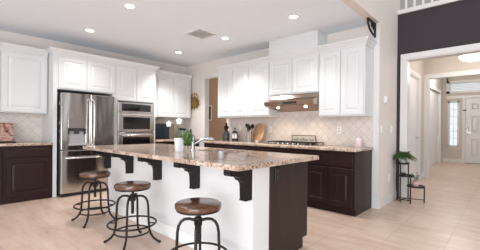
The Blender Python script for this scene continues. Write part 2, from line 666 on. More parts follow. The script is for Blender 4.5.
# end wall with front door, sidelight and transom openings
mb = MB()
mb.box(FX, FX + .15, 1.60, 3.4, 0, FZ)
mb.box(FX, FX + .15, 1.36, 1.60, 0, .63)
mb.box(FX, FX + .15, 1.36, 1.60, 2.22, 2.63)
mb.box(FX, FX + .15, 1.13, 1.36, 0, 2.63)
mb.box(FX, FX + .15, 0.17, 1.13, 2.36, 2.63)
mb.box(FX, FX + .15, -3.5, 0.17, 0, 2.63)
mb.box(FX, FX + .15, 1.66, 1.70, 2.63, FZ)
mb.box(FX, FX + .15, -3.5, 1.60, 2.95, FZ)
struct('wall_entry', mb, 'hallwall')
struct('baseboard_entry', MB().box(FX - .018, FX, 1.20, 1.80, 0, .13, .004), 'trim')
mb = MB()
mb.box(FX - .02, FX, 1.13, 1.215, 0, 2.36, .004)
mb.box(FX - .02, FX, .085, .17, 0, 2.36, .004)
mb.box(FX - .024, FX, .085, 1.70, 2.36, 2.46, .004)
struct('trim_7', mb, 'trim')
# window 1: the sidelight
mb = MB()
for a, b, c, d in ((1.595, 1.655, .57, 2.28), (1.305, 1.365, .57, 2.28)):
    mb.box(FX - .022, FX + .05, a, b, c, d, .004)
mb.box(FX - .022, FX + .05, 1.305, 1.655, .55, .635, .004)
mb.box(FX - .022, FX + .05, 1.305, 1.655, 2.21, 2.28, .004)
w1 = struct('window_1', mb, 'trim')
mb = MB()
for k in range(1, 6):
    z = .63 + 1.59 * k / 6
    mb.box(FX + .03, FX + .045, 1.36, 1.60, z - .008, z + .008)
mb.box(FX + .03, FX + .045, 1.474, 1.486, .63, 2.22)
mb.build('muntins', 'trim', w1)
MB().box(FX + .05, FX + .056, 1.36, 1.60, .63, 2.22).build('pane', 'glass', w1)
# window 2: the transom with its blind
mb = MB()
mb.box(FX - .022, FX + .05, 1.60, 1.70, 2.56, 3.02, .004)
mb.box(FX - .022, FX + .05, -.4, 1.70, 2.56, 2.64, .004)
mb.box(FX - .022, FX + .05, -.4, 1.70, 2.94, 3.02, .004)
w2 = struct('window_2', mb, 'trim')
mb = MB()
for k in range(5):
    z = 2.67 + k * .058
    mb.prism([(FX + .02, -.4, z), (FX + .06, -.4, z + .035), (FX + .063, -.4, z + .032), (FX + .023, -.4, z - .003)], (0, 2.0, 0))
mb.build('blind', 'blind', w2)
MB().box(FX + .09, FX + .096, -.4, 1.62, 2.63, 2.95).build('pane', 'glass', w2)
# front door
d1 = struct('door_1', MB().box(FX + .02, FX + .065, 0.175, 1.125, .012, 2.355, .003), 'doorwhite')
mb = MB()
for a, b in ((.29, .62), (.70, 1.01)):
    for c, d in ((.25, .95), (1.10, 1.75), (1.90, 2.22)):
        mb.panel((FX + .021, b, c), -Y, Z, -X, b - a, d - c, 'raised', .012)
mb.build('door_panels', 'doorwhite', d1)
mb = MB().box(FX - .012, FX + .019, 1.035, 1.095, 1.03, 1.24, .006)
mb.tube([(FX - .01, 1.065, 1.1), (FX - .05, 1.065, 1.1), (FX - .055, .96, 1.1)], .011)
mb.build('door_handle', 'handle', d1)
MB().lathe([(0, .02), (.028, .02), (.028, -.012), (0, -.012)], (FX, 1.065, 1.30), 16, 'x').build('deadbolt', 'handle', d1)
mb = MB().box(FX - .03, FX - .02, 1.10, 1.2, 1.90, 1.94, .003)
mb.build('door_latch', 'iron', d1)
struct('threshold', MB().box(FX - .03, FX + .12, .17, 1.13, 0, .012), 'black')
# pantry beyond the kitchen doorway
struct('wall_pantry', MB().box(6.2, 6.3, 3.6, 8.3, 0, CZ), 'tan')
struct('wall_pantry_end', MB().box(XW + .12, 6.2, 8.2, 8.3, 0, CZ), 'tan')
struct('wall_pantry_near', MB().box(XW + .12, 6.2, 3.5, 3.6, 0, CZ), 'tan')
# doorway casing
mb = MB()
mb.box(XW - .02, XW, 5.38, 5.50, 0, 2.38, .004)
mb.box(XW - .02, XW, 4.565, 5.50, 2.38, 2.47, .004)
mb.box(XW - .004, XW + .13, 5.365, 5.38, 0, 2.38)
mb.box(XW - .004, XW + .13, 4.62, 5.365, 2.365, 2.38)
struct('trim_8', mb, 'trim')
# baseboards
struct('baseboard_stub', MB().box(XW, XD - .02, YS - .016, YS, 0, .14, .004), 'trim')
struct('baseboard_right', MB().box(XW - .016, XW, YS - .016, 1.495, 0, .14, .004), 'trim')
struct('lit_wall_strip', MB().box(XW - .008, XW, YS, 1.488, .14, CZ), 'trim')  # lit end of the right wall, painted as a whiter strip
struct('baseboard_hall', MB().box(8.04, 8.48, HY - .016, HY, 0, .13, .004), 'trim')
struct('baseboard_foyer', MB().box(8.66, 10.4, FY - .096, FY - .08, 0, .13, .004), 'trim')
# backsplash tiles
struct('backsplash_right', MB().box(XW - .012, XW, 1.49, 4.56, CT, 1.80), 'tile')
struct('backsplash_left', MB().box(-1.0, 1.438, YW - .012, YW, CT, 1.42), 'tile')
# living-room wall with tall windows behind the viewer
mb = MB()
for a, b in ((-4, -2.9), (-1.1, -.4), (1.4, 2.1), (3.9, 7.2)):
    mb.box(a, b, -5, -4.88, 0, 5.6)
mb.box(-4, 7.2, -5, -4.88, 0, .4)
mb.box(-4, 7.2, -5, -4.88, 3.6, 5.6)
struct('wall_living', mb, 'wall')

# ------------------------------------------------------------------ cabinets
TOP0, TOP1 = 2.385, 2.487


def x_cabinet(name, label, x0, x1, yf, yb, z0, z1, fronts, mat, crown=None, toe=0.0, group=None):
    """cabinet on the back wall, facing -y; fronts: list of (kind, x0, x1, z0, z1)"""
    t = thing(name, label, 'cabinet', ((x0 + x1) / 2, yb, z0), group)
    mb = MB().box(x0, x1, yf, yb, z0 + toe, z1)
    mb.build('body', mat, t)
    if toe:
        MB().box(x0, x1, yf + .065, yb, z0, z0 + toe).build('toe_kick', mat, t)
    for kind, a, b, c, d in fronts:
        MB().panel((a, yf, c), X, Z, -Y, b - a, d - c, 'raised' if kind == 'door' else 'slab').build(kind, mat, t)
    if crown:
        MB().crown(x0, x1, yf, yb, TOP0, TOP1, crown).build('crown_molding', mat, t)
    return t


def y_cabinet(name, label, y0, y1, xf, xb, z0, z1, fronts, mat, crown=None, toe=0.0, group=None):
    """cabinet on the right wall, facing -x; fronts: list of (kind, y0, y1, z0, z1)"""
    t = thing(name, label, 'cabinet', (xb, (y0 + y1) / 2, z0), group)
    MB().box(xf, xb, y0, y1, z0 + toe, z1).build('body', mat, t)
    if toe:
        MB().box(xf + .04, xb, y0, y1, z0, z0 + toe).build('toe_kick', mat, t)
    for kind, a, b, c, d in fronts:
        MB().panel((xf, b, c), -Y, Z, -X, b - a, d - c, 'raised' if kind == 'door' else 'slab').build(kind, mat, t)
    if crown:
        MB().crown(xf, xb, y0, y1, TOP0, TOP1, crown).build('crown_molding', mat, t)
    return t


G = 'white cabinets on the kitchen walls'
YF = 5.56      # fronts of tall and base cabinets on the back wall
UF = 5.84      # fronts of the uppers on the back wall
# left uppers
x_cabinet('upper_cabinet', 'white single-door upper cabinet left of the refrigerator above the framed print', .80, 1.43, UF, YW - .002, 1.40, TOP0,
          [('door', .822, 1.412, 1.415, 2.365)], 'white', ('y0',))
x_cabinet('upper_cabinet', 'white upper cabinet cut off by the left edge of the photo', .20, .798, UF, YW - .002, 1.40, TOP0,
          [('door', .215, .785, 1.415, 2.365)], 'white', ('y0',))
# left base cabinets
x_cabinet('base_cabinet', 'dark espresso base cabinet with one drawer beside the refrigerator panel', .80, 1.438, YF, YW - .002, 0, .874,
          [('drawer', .825, 1.42, .695, .83), ('door', .825, 1.42, .09, .668)], 'espresso', toe=.0)
x_cabinet('base_cabinet', 'dark espresso base cabinet mostly outside the left edge of the photo', .20, .798, YF, YW - .002, 0, .874,
          [('drawer', .215, .785, .695, .83), ('door', .215, .785, .09, .668)], 'espresso', toe=.0)
# tall white refrigerator surround
t = thing('refrigerator_surround', 'white two-door cabinet above the refrigerator with its tall side panel', 'cabinet', (1.95, YW - .002, 0))
MB().box(1.44, 1.50, YF, YW - .002, 0, TOP0, .002).build('side_panel', 'white', t)
MB().box(2.425, 2.488, YF, YW - .002, 0, TOP0, .002).build('side_panel', 'white', t)
MB().box(1.50, 2.425, YF + .002, YW - .002, 1.815, TOP0).build('body', 'white', t)
MB().panel((1.515, YF + .002, 1.835), X, Z, -Y, .442, .53).build('door', 'white', t)
MB().panel((1.965, YF + .002, 1.835), X, Z, -Y, .50, .53).build('door', 'white', t)
MB().crown(1.70, 2.488, YF, YW - .002, TOP0, TOP1, ('y0',)).crown(1.44, 1.70, YF, 5.70, TOP0, TOP1, ('x0', 'y0')).box(1.44, 1.70, 5.70, YW - .002, TOP0, TOP1).build('crown_molding', 'white', t)
# oven tower
t = thing('oven_tower', 'tall white cabinet holding the two wall ovens', 'cabinet', (2.92, YW - .002, 0))
MB().box(2.49, 2.525, YF, YW - .002, 0, TOP0).build('side_panel', 'white', t)
MB().box(3.305, 3.345, YF, YW - .002, 0, TOP0).build('side_panel', 'white', t)
MB().box(2.525, 3.305, YF + .002, YW - .002, 1.70, TOP0).build('body', 'white', t)
MB().box(2.525, 3.305, YF + .002, YW - .002, 0, .42).build('body', 'white', t)
MB().box(2.525, 3.305, YW - .03, YW - .002, .42, 1.70).build('back_panel', 'white', t)
MB().panel((2.505, YF + .002, 1.715), X, Z, -Y, .402, .65).build('door', 'white', t)
MB().panel((2.915, YF + .002, 1.715), X, Z, -Y, .41, .65).build('door', 'white', t)
MB().panel((2.505, YF + .002, .12), X, Z, -Y, .82, .28, 'slab').build('drawer', 'white', t)
MB().crown(2.49, 3.0, YF, YW - .002, TOP0, TOP1, ('y0',)).crown(3.0, 3.345, YF, 5.70, TOP0, TOP1, ('x1', 'y0')).box(3.0, 3.345, 5.70, YW - .002, TOP0, TOP1).build('crown_molding', 'white', t)
# uppers over the desk nook
x_cabinet('upper_cabinet', 'white two-door upper cabinet in the far corner above the microwave', 3.35, 4.51, UF, YW - .002, 1.42, TOP0,
          [('door', 3.565, 3.975, 1.435, 2.365), ('door', 3.985, 4.47, 1.435, 2.365)], 'white', ('y0',))
x_cabinet('base_cabinet', 'dark espresso base cabinet in the far corner under the microwave', 3.35, 4.555, YF, YW - .002, 0, .874,
          [('drawer', 3.37, 3.95, .695, .83), ('drawer', 3.96, 4.50, .695, .83), ('door', 3.37, 3.95, .12, .668), ('door', 3.96, 4.50, .12, .668)], 'espresso', toe=.1)
# right wall uppers
RF = 4.24
XB = XW - .002
y_cabinet('upper_cabinet', 'white two-door upper cabinet next to the pantry doorway', 3.682, 4.556, RF, XB, 1.40, TOP0,
          [('door', 3.70, 4.115, 1.43, 2.365), ('door', 4.125, 4.54, 1.43, 2.365)], 'white', ('x0', 'y1'))
y_cabinet('upper_cabinet', 'white single-door upper cabinet left of the range hood above the cutting board', 3.178, 3.68, RF, XB, 1.40, TOP0,
          [('door', 3.195, 3.665, 1.43, 2.365)], 'white', ('x0',))
y_cabinet('upper_cabinet', 'short white two-door upper cabinet directly above the range hood', 2.21, 3.176, RF - .02, XB, 1.765, TOP0,
          [('door', 2.225, 2.685, 1.785, 2.365), ('door', 2.695, 3.16, 1.785, 2.365)], 'white', ('x0',))
y_cabinet('upper_cabinet', 'white two-door upper cabinet right of the range hood at the wall end', 1.496, 2.208, RF, XB, 1.375, TOP0,
          [('door', 1.512, 1.842, 1.395, 2.365), ('door', 1.856, 2.195, 1.395, 2.365)], 'white', ('x0', 'y0'))
# boxed duct chase on top of the hood cabinet
tag(MB().box(RF - .01, XB, 2.235, 3.2, TOP1 + .001, CZ - .001, .002).build('duct_chase', 'white', None, None, (XB, 2.7, TOP1)),
    'plain white duct box between the hood cabinet and the ceiling', 'duct box')
# right base run
BF = 3.905
y_cabinet('base_cabinet', 'dark espresso base cabinet with two doors at the open end by the hall', 1.50, 2.272, BF, XB, 0, .874,
          [('drawer', 1.52, 2.255, .665, .835), ('door', 1.52, 1.88, .12, .64), ('door', 1.89, 2.255, .12, .64)], 'espresso', toe=.09)
y_cabinet('base_cabinet', 'dark espresso base cabinet under the gas cooktop', 2.274, 3.20, BF, XB, 0, .874,
          [('drawer', 2.29, 3.185, .665, .835), ('door', 2.29, 2.732, .12, .64), ('door', 2.742, 3.185, .12, .64)], 'espresso', toe=.09)
y_cabinet('base_cabinet', 'dark espresso base cabinet under the cutting board and utensil crock', 3.202, 4.0, BF, XB, 0, .874,
          [('drawer', 3.217, 3.985, .665, .835), ('door', 3.217, 3.595, .12, .64), ('door', 3.605, 3.985, .12, .64)], 'espresso', toe=.09)
y_cabinet('base_cabinet', 'dark espresso base cabinet under the jars next to the doorway', 4.002, 4.60, BF, XB, 0, .874,
          [('drawer', 4.017, 4.585, .665, .835), ('door', 4.017, 4.585, .12, .64)], 'espresso', toe=.09)


# worktops
def slab(name, label, x0, x1, y0, y1, hole=None):
    mb = MB()
    if not hole:
        mb.box(x0, x1, y0, y1, .876, CT, .008, 3)
    else:
        hx0, hx1, hy0, hy1 = hole
        xs, ys = [x0, hx0, hx1, x1], [y0, hy0, hy1, y1]
        bm = mb.bm
        top = [[bm.verts.new((a, b, CT)) for b in ys] for a in xs]
        bot = [[bm.verts.new((a, b, .876)) for b in ys] for a in xs]
        for i in range(3):
            for j in range(3):
                if i == 1 and j == 1:
                    continue
                bm.faces.new((top[i][j], top[i + 1][j], top[i + 1][j + 1], top[i][j + 1]))
                bm.faces.new((bot[i][j + 1], bot[i + 1][j + 1], bot[i + 1][j], bot[i][j]))
        loop = [(0, 0), (1, 0), (2, 0), (3, 0), (3, 1), (3, 2), (3, 3), (2, 3), (1, 3), (0, 3), (0, 2), (0, 1)]
        inner = [(1, 1), (1, 2), (2, 2), (2, 1)]
        for lp in (loop, inner):
            for (a, b), (c, d) in zip(lp, lp[1:] + lp[:1]):
                bm.faces.new((bot[a][b], bot[c][d], top[c][d], top[a][b]))
        bm.edges.ensure_lookup_table()
        rim = [e for e in bm.edges if all(v.co.x in (x0, x1) or v.co.y in (y0, y1) for v in e.verts) and e.calc_length() > 0
               and not any(abs(v.co.x - q) < 1e-6 for v in e.verts for q in ()) and len({f.normal[:] for f in e.link_faces}) > 0]
        bm.normal_update()
        rim = [e for e in rim if len(e.link_faces) == 2 and e.calc_face_angle(0) > 1.0 and abs((e.verts[0].co.z + e.verts[1].co.z) / 2 - .895) > .01]
        crn = [e for e in bm.edges if abs(e.verts[0].co.z - e.verts[1].co.z) > .01 and all(v.co.x in (x0, x1) and v.co.y in (y0, y1) for v in e.verts)]
        bmesh.ops.bevel(bm, geom=list(set(rim + crn)), offset=.009, segments=3, profile=.5, affect='EDGES')
    o = mb.build(name, 'granite', None, 50, ((x0 + x1) / 2, (y0 + y1) / 2, .876))
    return tag(o, label, 'countertop')


slab('granite_countertop', 'speckled brown granite countertop left of the refrigerator under the framed print', .20, 1.438, YF - .03, YW - .013)
slab('granite_countertop', 'speckled granite countertop in the far corner nook under the microwave', 3.35, 4.553, YF - .03, YW - .003)
slab('granite_countertop', 'long speckled granite countertop along the right wall holding the cooktop', BF - .035, XW - .013, 1.475, 4.612)
IX0, IX1, IY0, IY1 = 1.475, 2.645, 1.37, 4.31
SINK = (2.17, 2.53, 2.16, 2.72)
slab('granite_countertop', 'large speckled brown granite island countertop with the sink cut-out', IX0, IX1, IY0, IY1, SINK)

# ------------------------------------------------------------------ island
isl = thing('kitchen_island', 'kitchen island with white panelled stool side and dark espresso end', 'island', (2.2, 2.85, 0))
KX, EY0, EY1 = 1.79, 1.50, 4.22
MB().box(KX, 2.005, EY0, EY1, 0, .875).build('knee_wall', 'knee', isl)
mb = MB()
mb.box(KX - .016, KX, EY0 - .016, EY1 + .016, 0, .125, .004)
mb.box(KX - .016, 2.004, EY0 - .016, EY0, 0, .125, .004)
mb.build('baseboard', 'basewhite', isl)
mb = MB()
mb.box(2.007, 2.61, EY0 + .004, 2.12, .10, .875)
mb.box(2.007, 2.61, 2.76, EY1, .10, .875)
mb.box(2.007, 2.06, 2.12, 2.76, .10, .875)
mb.box(2.05, 2.61, 2.12, 2.76, .10, .62)
mb.box(2.585, 2.61, 2.12, 2.76, .62, .875)
mb.build('cabinet_body', 'espresso', isl)
MB().box(2.007, 2.545, EY0 + .004, EY1, 0, .10).build('toe_kick', 'espresso', isl)
mb = MB()
mb.prism([(2.007, EY0 - .012, 0), (2.55, EY0 - .012, 0), (2.55, EY0 - .012, .10), (2.632, EY0 - .012, .10), (2.632, EY0 - .012, .875), (2.007, EY0 - .012, .875)], (0, .016, 0))
mb.build('end_panel', 'endpanel', isl)
ys = EY0 + .02
for k in range(4):
    y1 = ys + .67
    for c, d, kd in ((.665, .835, 'drawer'), (.12, .64, 'door')):
        MB().panel((2.61, ys + .008, c), Y, Z, X, .655, d - c, 'raised' if kd == 'door' else 'slab').build(kd, 'espresso', isl)
    ys = y1


def corbel(yc):
    x1, x0, zt, zb = KX, 1.535, .875, .60
    pts = [(x1, zt), (x0, zt), (x0, zt - .05)]
    for i in range(9):                       # scooped belly then a rounded nose
        a = i / 8 * math.pi / 2
        pts.append((x0 + .01 + .115 * math.sin(a), zt - .105 + .045 * math.cos(a) - .0))
    for i in range(1, 9):
        a = i / 8 * math.pi / 2
        pts.append((x0 + .125 + .055 * math.sin(a), zt - .165 + .06 * math.cos(a) - .0))
    pts += [(x0 + .185, zb + .012), (x0 + .175, zb), (x1, zb)]
    return MB().prism([(a, yc - .036, b) for a, b in pts], (0, .072, 0))


for yc in (1.545, 2.20, 2.86, 3.51, 4.165):
    corbel(yc).build('corbel', 'corbel', isl)
o = tag(MB().box(2.065, 2.128, EY0 - .022, EY0 - .0125, .715, .838, .003).build('wall_outlet', 'black', None, None, (2.097, EY0 - .0125, .715)),
        'black outlet on the dark end panel of the island', 'outlet')
for z in (.752, .80):
    MB().box(2.082, 2.111, EY0 - .0245, EY0 - .0221, z - .013, z + .013, .001).build('socket', 'fridge_side', o)

# sink and faucet
t = thing('sink', 'undermount stainless steel sink in the island countertop', 'sink', (2.35, 2.44, .66))
x0, x1, y0, y1 = SINK[0] - .012, SINK[1] + .012, SINK[2] - .012, SINK[3] + .012
mb = MB()
mb.box(x0, x1, y0, y1, .660, .668)
mb.box(x0, x0 + .008, y0, y1, .668, .875)
mb.box(x1 - .008, x1, y0, y1, .668, .875)
mb.box(x0, x1, y0, y0 + .008, .668, .875)
mb.box(x0, x1, y1 - .008, y1, .668, .875)
mb.build('basin', 'steel_flat', t)
MB().lathe([(0, .671), (.04, .671), (.04, .668)], (2.35, 2.44, 0), 20).build('drain', 'chrome', t)
t = thing('faucet', 'chrome pull-out faucet with angled spout on the island', 'faucet', (2.09, 2.66, CT))
MB().lathe([(.0, 0), (.032, 0), (.032, .008), (.024, .014), (.022, .12), (.024, .14), (.022, .17), (.012, .183), (0, .185)], (2.09, 2.66, CT), 24).build('base', 'chrome', t, 40)
p0, p1, p2 = Vector((2.10, 2.655, CT + .075)), Vector((2.185, 2.56, CT + .135)), Vector((2.235, 2.50, CT + .138))
path = [p0, p0.lerp(p1, .35) + Z * .008, p0.lerp(p1, .7) + Z * .012, p1 + Z * .008, p2]
MB().tube(path, [.014, .014, .0145, .017, .018], 14).build('spout', 'chrome', t, 50)
mb = MB().tube([p1 + Z * .006, p2, p2 + Vector((.012, -.014, -.016))], [.0205, .022, .019], 14)
mb.build('spray_head', 'chrome', t, 50)
MB().tube([(2.09, 2.66, CT + .178), (2.075, 2.68, CT + .20), (2.05, 2.71, CT + .215)], [.009, .008, .007], 10).build('handle', 'chrome', t, 50)
t = thing('glass_cup', 'small pale cup near the seating side in front of the island sink', 'cup', (1.70, 1.78, CT))
MB().lathe([(0, 0), (.021, 0), (.023, .01), (.025, .068), (.022, .068), (.020, .012), (0, .01)], (1.70, 1.78, CT), 24).build('cup', 'palecup', t, 40)

# white vase with orchid
t = thing('vase', 'tall white tapered vase on the island beside the faucet', 'vase', (1.93, 2.70, CT))
mb = MB()
mb.frustum(1.90, 1.96, 2.67, 2.73, CT, CT + .15, .012, .012, .012, .012)
mb.build('body', 'ceramic', t)
t = thing('orchid', 'potted orchid with two white blooms and hanging green leaves in the white vase', 'plant', (1.93, 2.70, CT + .156))
mb = MB()
vz = CT + .157
mb.tube([(1.93, 2.70, vz), (1.935, 2.72, vz + .06), (1.94, 2.74, vz + .13), (1.95, 2.77, vz + .17), (1.93, 2.82, vz + .185)], .003, 6)
mb.tube([(1.935, 2.70, vz), (1.94, 2.71, vz + .08), (1.93, 2.75, vz + .13), (1.92, 2.80, vz + .15), (1.89, 2.85, vz + .145)], .003, 6)
mb.build('stems', 'leaf', t)
for bx, by, bz, rr in ((1.95, 2.735, vz + .182, .034), (1.89, 2.85, vz + .150, .031)):
    mb = MB()
    for k in range(5):
        a = k / 5 * 2 * math.pi + .3
        # blooms face the stools (-x -y)
        u = Vector((.62, -.62, .1)).normalized()
        v = Vector((0, 0, 1))
        c = Vector((bx, by, bz)) + (u * math.cos(a) + v * math.sin(a)) * rr * .62
        mb.ball(c, rr * .62, (.75, .75, .9), 10)
    mb.ball((bx - .02, by - .02, bz - .004), rr * .3, (1, 1, 1), 8)
    mb.build('bloom', 'petal', t, 180)
for az, ln, wd, dr, bx in ((-52, .17, .062, 1.0, .016), (-20, .16, .058, .9, .02), (-70, .15, .06, .9, 0), (40, .15, .05, .5, 0), (165, .12, .045, .5, -.01)):
    mb = MB()
    d = Vector((math.cos(R(az)), math.sin(R(az)), .55))
    mb.leaf((1.93 + bx, 2.70, vz), d, ln, wd, dr, 9)
    mb.build('leaf', 'leaf', t, 60)
mb = MB()
for i in range(90):
    while True:
        q = Vector((random.uniform(-1, 1), random.uniform(-1, 1), random.uniform(-1, 1)))
        if q.length < 1:
            break
    b = Vector((1.992 + q.x * .034, 2.638 + q.y * .034, vz + .012 + q.z * .082))
    mb.leaf(b, (q.x + random.uniform(-.5, .5), q.y + random.uniform(-.5, .5), random.uniform(-.9, .4)), random.uniform(.03, .05), .026, .5, 4)
mb.build('foliage', 'leaf', t, 60)

# ------------------------------------------------------------------ refrigerator
fx0, fx1, fyf = 1.525, 2.405, 5.42
t = thing('refrigerator', 'stainless steel french door refrigerator with water dispenser', 'refrigerator', (1.95, YW - .05, 0))
MB().box(fx0 + .003, fx1 - .003, fyf + .06, YW - .05, .05, 1.745, .004).build('body', 'fridge_side', t)
MB().box(fx0 + .01, fx1 - .01, fyf + .03, fyf + .075, .008, .055).build('base_grille', 'black', t)
for a in (fx0 + .05, fx1 - .05):
    for b in (fyf + .1, YW - .12):
        MB().lathe([(0, 0), (.02, 0), (.02, .05), (0, .05)], (a, b, 0), 12).build('foot', 'black', t)
gap = 1.985
# left door with the dispenser recess
dx0, dx1, dz0, dz1 = 1.63, 1.90, .87, 1.31
mb = MB()
ld = MB()
ld.box(fx0, dx0, fyf, fyf + .058, .795, 1.75, .006)
ld.box(dx1, gap - .003, fyf, fyf + .058, .795, 1.75, .006)
ld.box(dx0 - .01, dx1 + .01, fyf + .0005, fyf + .058, dz1, 1.7495)
ld.box(dx0 - .01, dx1 + .01, fyf + .0005, fyf + .058, .7955, dz0)
ld = ld.build('door', 'steel', t)
MB().box(dx0 - .004, dx1 + .004, fyf + .050, fyf + .057, dz0, dz1).build('dispenser_recess', 'slotsteel', ld)
MB().box(dx0 - .004, dx1 + .004, fyf - .006, fyf + .049, dz0 - .008, dz0 + .02, .003).build('drip_tray', 'slotsteel', ld)
MB().box(dx0 - .004, dx1 + .004, fyf - .006, fyf + .049, dz1 - .155, dz1 + .006, .004).build('dispenser_panel', 'steel_flat', ld)
for a, b in ((dx0 - .004, dx0 + .016), (dx1 - .016, dx1 + .004)):
    MB().box(a, b, fyf - .004, fyf + .049, dz1 - .26, dz1 - .156, .002).build('dispenser_bracket', 'black', ld)
mb = MB().box(dx0 + .017, dx1 - .017, fyf + .01, fyf + .049, dz1 - .205, dz1 - .156, .004)
mb.box(dx0 + .095, dx1 - .095, fyf + .015, fyf + .049, dz1 - .25, dz1 - .195, .004)
mb.build('dispenser_nozzle', 'fridge_side', ld)
MB().panel((gap + .003, fyf + .058, .795), X, Z, -Y, fx1 - gap - .003, .955, 'slab', .058).build('door', 'steel', t)
for a in (gap - .034, gap + .040):
    pts = [(a, fyf + .002, .85), (a, fyf - .045, .87), (a, fyf - .058, .93), (a, fyf - .066, 1.26), (a, fyf - .058, 1.58), (a, fyf - .045, 1.645), (a, fyf + .002, 1.665)]
    MB().tube(pts, .013, 12).build('handle', 'handle', t, 50)
fd = MB().panel((fx0, fyf + .058, .06), X, Z, -Y, fx1 - fx0, .722, 'slab', .058).build('freezer_drawer', 'steel', t)
pts = [(fx0 + .07, fyf + .002, .655), (fx0 + .075, fyf - .045, .655), (fx0 + .11, fyf - .058, .655), (1.95, fyf - .066, .655), (fx1 - .11, fyf - .058, .655), (fx1 - .075, fyf - .045, .655), (fx1 - .07, fyf + .002, .655)]
MB().tube(pts, .014, 12).build('drawer_handle', 'handle', fd, 50)
for z, h, c, lab in ((1.60, .055, (196, 190, 170), 'cream magnet high on the side of the refrigerator'),
                     (1.27, .05, (206, 176, 60), 'yellow magnet on the side of the refrigerator above mid height'),
                     (1.13, .05, (96, 130, 190), 'blue magnet on the side of the refrigerator below the yellow one'),
                     (.97, .05, (110, 150, 110), 'green magnet lowest on the side of the refrigerator')):
    k = 'magnet_%d' % c[0]
    M[k] = plain('magnet_%s' % lab.split()[0], srgb(*c), .5)
    tag(MB().box(fx0 - .002, fx0 + .0028, 5.50, 5.535, z - h, z, .001).build('magnet', k, None, None, (fx0, 5.52, z - h)), lab, 'magnet')

# ------------------------------------------------------------------ wall ovens
def oven(label, z0, z1, panel):
    t = thing('wall_oven', label, 'oven', (2.915, YF, z0))
    a, b = 2.53, 3.30
    MB().box(a, b, YF - .005, YW - .06, z0, z1, .003).build('body', 'steel_flat', t)
    zt = z1
    if panel:
        zt = z1 - .20
        cp = MB().box(a, b, YF - .028, YF - .0055, zt + .004, z1, .004).build('control_panel', 'steel_flat', t)
        MB().box(a + .07, b - .08, YF - .031, YF - .0285, zt + .028, z1 - .028, .001).build('display', 'blackglass', cp)
    d = MB().box(a, b, YF - .04, YF - .0055, z0 + .012, zt - .004, .006).build('door', 'steel_flat', t)
    MB().box(a + .09, b - .10, YF - .043, YF - .0405, z0 + .06, zt - .088, .002).build('window', 'blackglass', d)
    zh = zt - .05
    MB().tube([(a + .06, YF - .038, zh), (a + .06, YF - .085, zh), (a + .09, YF - .09, zh), (b - .09, YF - .09, zh), (b - .06, YF - .085, zh), (b - .06, YF - .038, zh)], .012, 12).build('handle', 'handle', d, 50)


oven('upper stainless wall oven with black control panel', 1.085, 1.675, True)
oven('lower stainless wall oven partly hidden behind the island countertop', .50, 1.078, False)

# ------------------------------------------------------------------ range hood
t = thing('range_hood', 'slim stainless range hood with two lit lamps over the cooktop', 'range hood', (XB, 2.69, 1.52))
y0, y1 = 2.212, 3.174
mb = MB()
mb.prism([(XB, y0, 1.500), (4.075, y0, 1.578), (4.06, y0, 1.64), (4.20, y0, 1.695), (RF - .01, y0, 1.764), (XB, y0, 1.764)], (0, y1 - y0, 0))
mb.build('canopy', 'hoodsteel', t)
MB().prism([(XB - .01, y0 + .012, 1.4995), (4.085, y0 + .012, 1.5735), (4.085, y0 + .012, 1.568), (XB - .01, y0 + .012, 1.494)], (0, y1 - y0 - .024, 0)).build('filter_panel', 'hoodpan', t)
MB().box(4.058, 4.064, 2.52, 2.78, 1.592, 1.626).build('control_strip', 'black', t)
for yy in (2.43, 2.98):
    zz = 1.497 + (XB - 4.22) / (XB - 4.075) * .076
    MB().lathe([(0, -.018), (.022, -.016), (.024, .004), (0, .004)], (4.22, yy, zz), 20).build('lamp', 'bulb', t)
for yy in (2.43, 2.98):
    spot('hood_lamp_light', (4.22, yy, 1.49), 8, (1, .80, .58), 140, .9, .03)

# ------------------------------------------------------------------ cooktop
cy = 2.68
t = thing('gas_cooktop', 'stainless gas cooktop with black grates on the right counter', 'cooktop', (4.27, cy, CT))
MB().box(4.03, 4.50, cy - .46, cy + .46, CT + .0005, CT + .012, .004).build('tray', 'steel_flat', t)
for k in range(3):
    yc = cy + (k - 1) * .30
    mb = MB()
    z0, z1 = CT + .034, CT + .046
    for a, b in ((-.142, -.130), (.130, .142)):
        mb.box(4.12, 4.48, yc + a, yc + b, z0, z1)
    for a in (4.12, 4.295, 4.468):
        mb.box(a, a + .012, yc - .142, yc + .142, z0, z1)
    for a in (4.19, 4.40):
        mb.box(a - .005, a + .005, yc - .13, yc + .13, z0, z1)
    for a in (4.125, 4.47):
        for b in (-.136, .136):
            mb.box(a - .006, a + .006, yc + b - .006, yc + b + .006, CT + .012, z0)
    mb.build('grate', 'iron', t)
    for a in (4.20, 4.40):
        MB().lathe([(0, .026), (.032, .026), (.036, .012), (.05, .011)], (a, yc, CT), 20).build('burner', 'iron', t)
for k in range(5):
    yk = cy - .20 + k * .10
    MB().lathe([(0, .034), (.014, .034), (.018, .012)], (4.075, yk, CT), 16).build('knob', 'handle', t)

# ------------------------------------------------------------------ things on the right counter
t = thing('kitchen_sign', 'grey wooden word sign standing behind the cooktop', 'sign', (4.52, 2.64, CT))
mb = MB()
mb.box(4.512, 4.53, 2.40, 2.875, CT + .0005, CT + .155, .003)
mb.build('board', 'sign', t)
mb = MB()
for a, b, c, d in ((2.40, 2.875, .143, .156), (2.40, 2.875, 0.001, .014), (2.40, 2.414, 0.001, .156), (2.861, 2.875, 0.001, .156)):
    mb.box(4.507, 4.5118, a, b, CT + c, CT + d)
mb.build('frame', 'signtext', t)
mb = MB()
yy = 2.84
for wlen in (4, 6, 3):                # illegible lettering as short painted strokes
    for k in range(wlen):
        h = random.choice((.045, .06, .075))
        mb.tube([(4.5105, yy, CT + .05), (4.5105, yy - .006, CT + .05 + h), (4.5105, yy - .016, CT + .06), (4.5105, yy - .022, CT + .05 + h * .7)], .0032, 5)
        yy -= .028
    yy -= .022
mb.build('lettering', 'signtext', t)

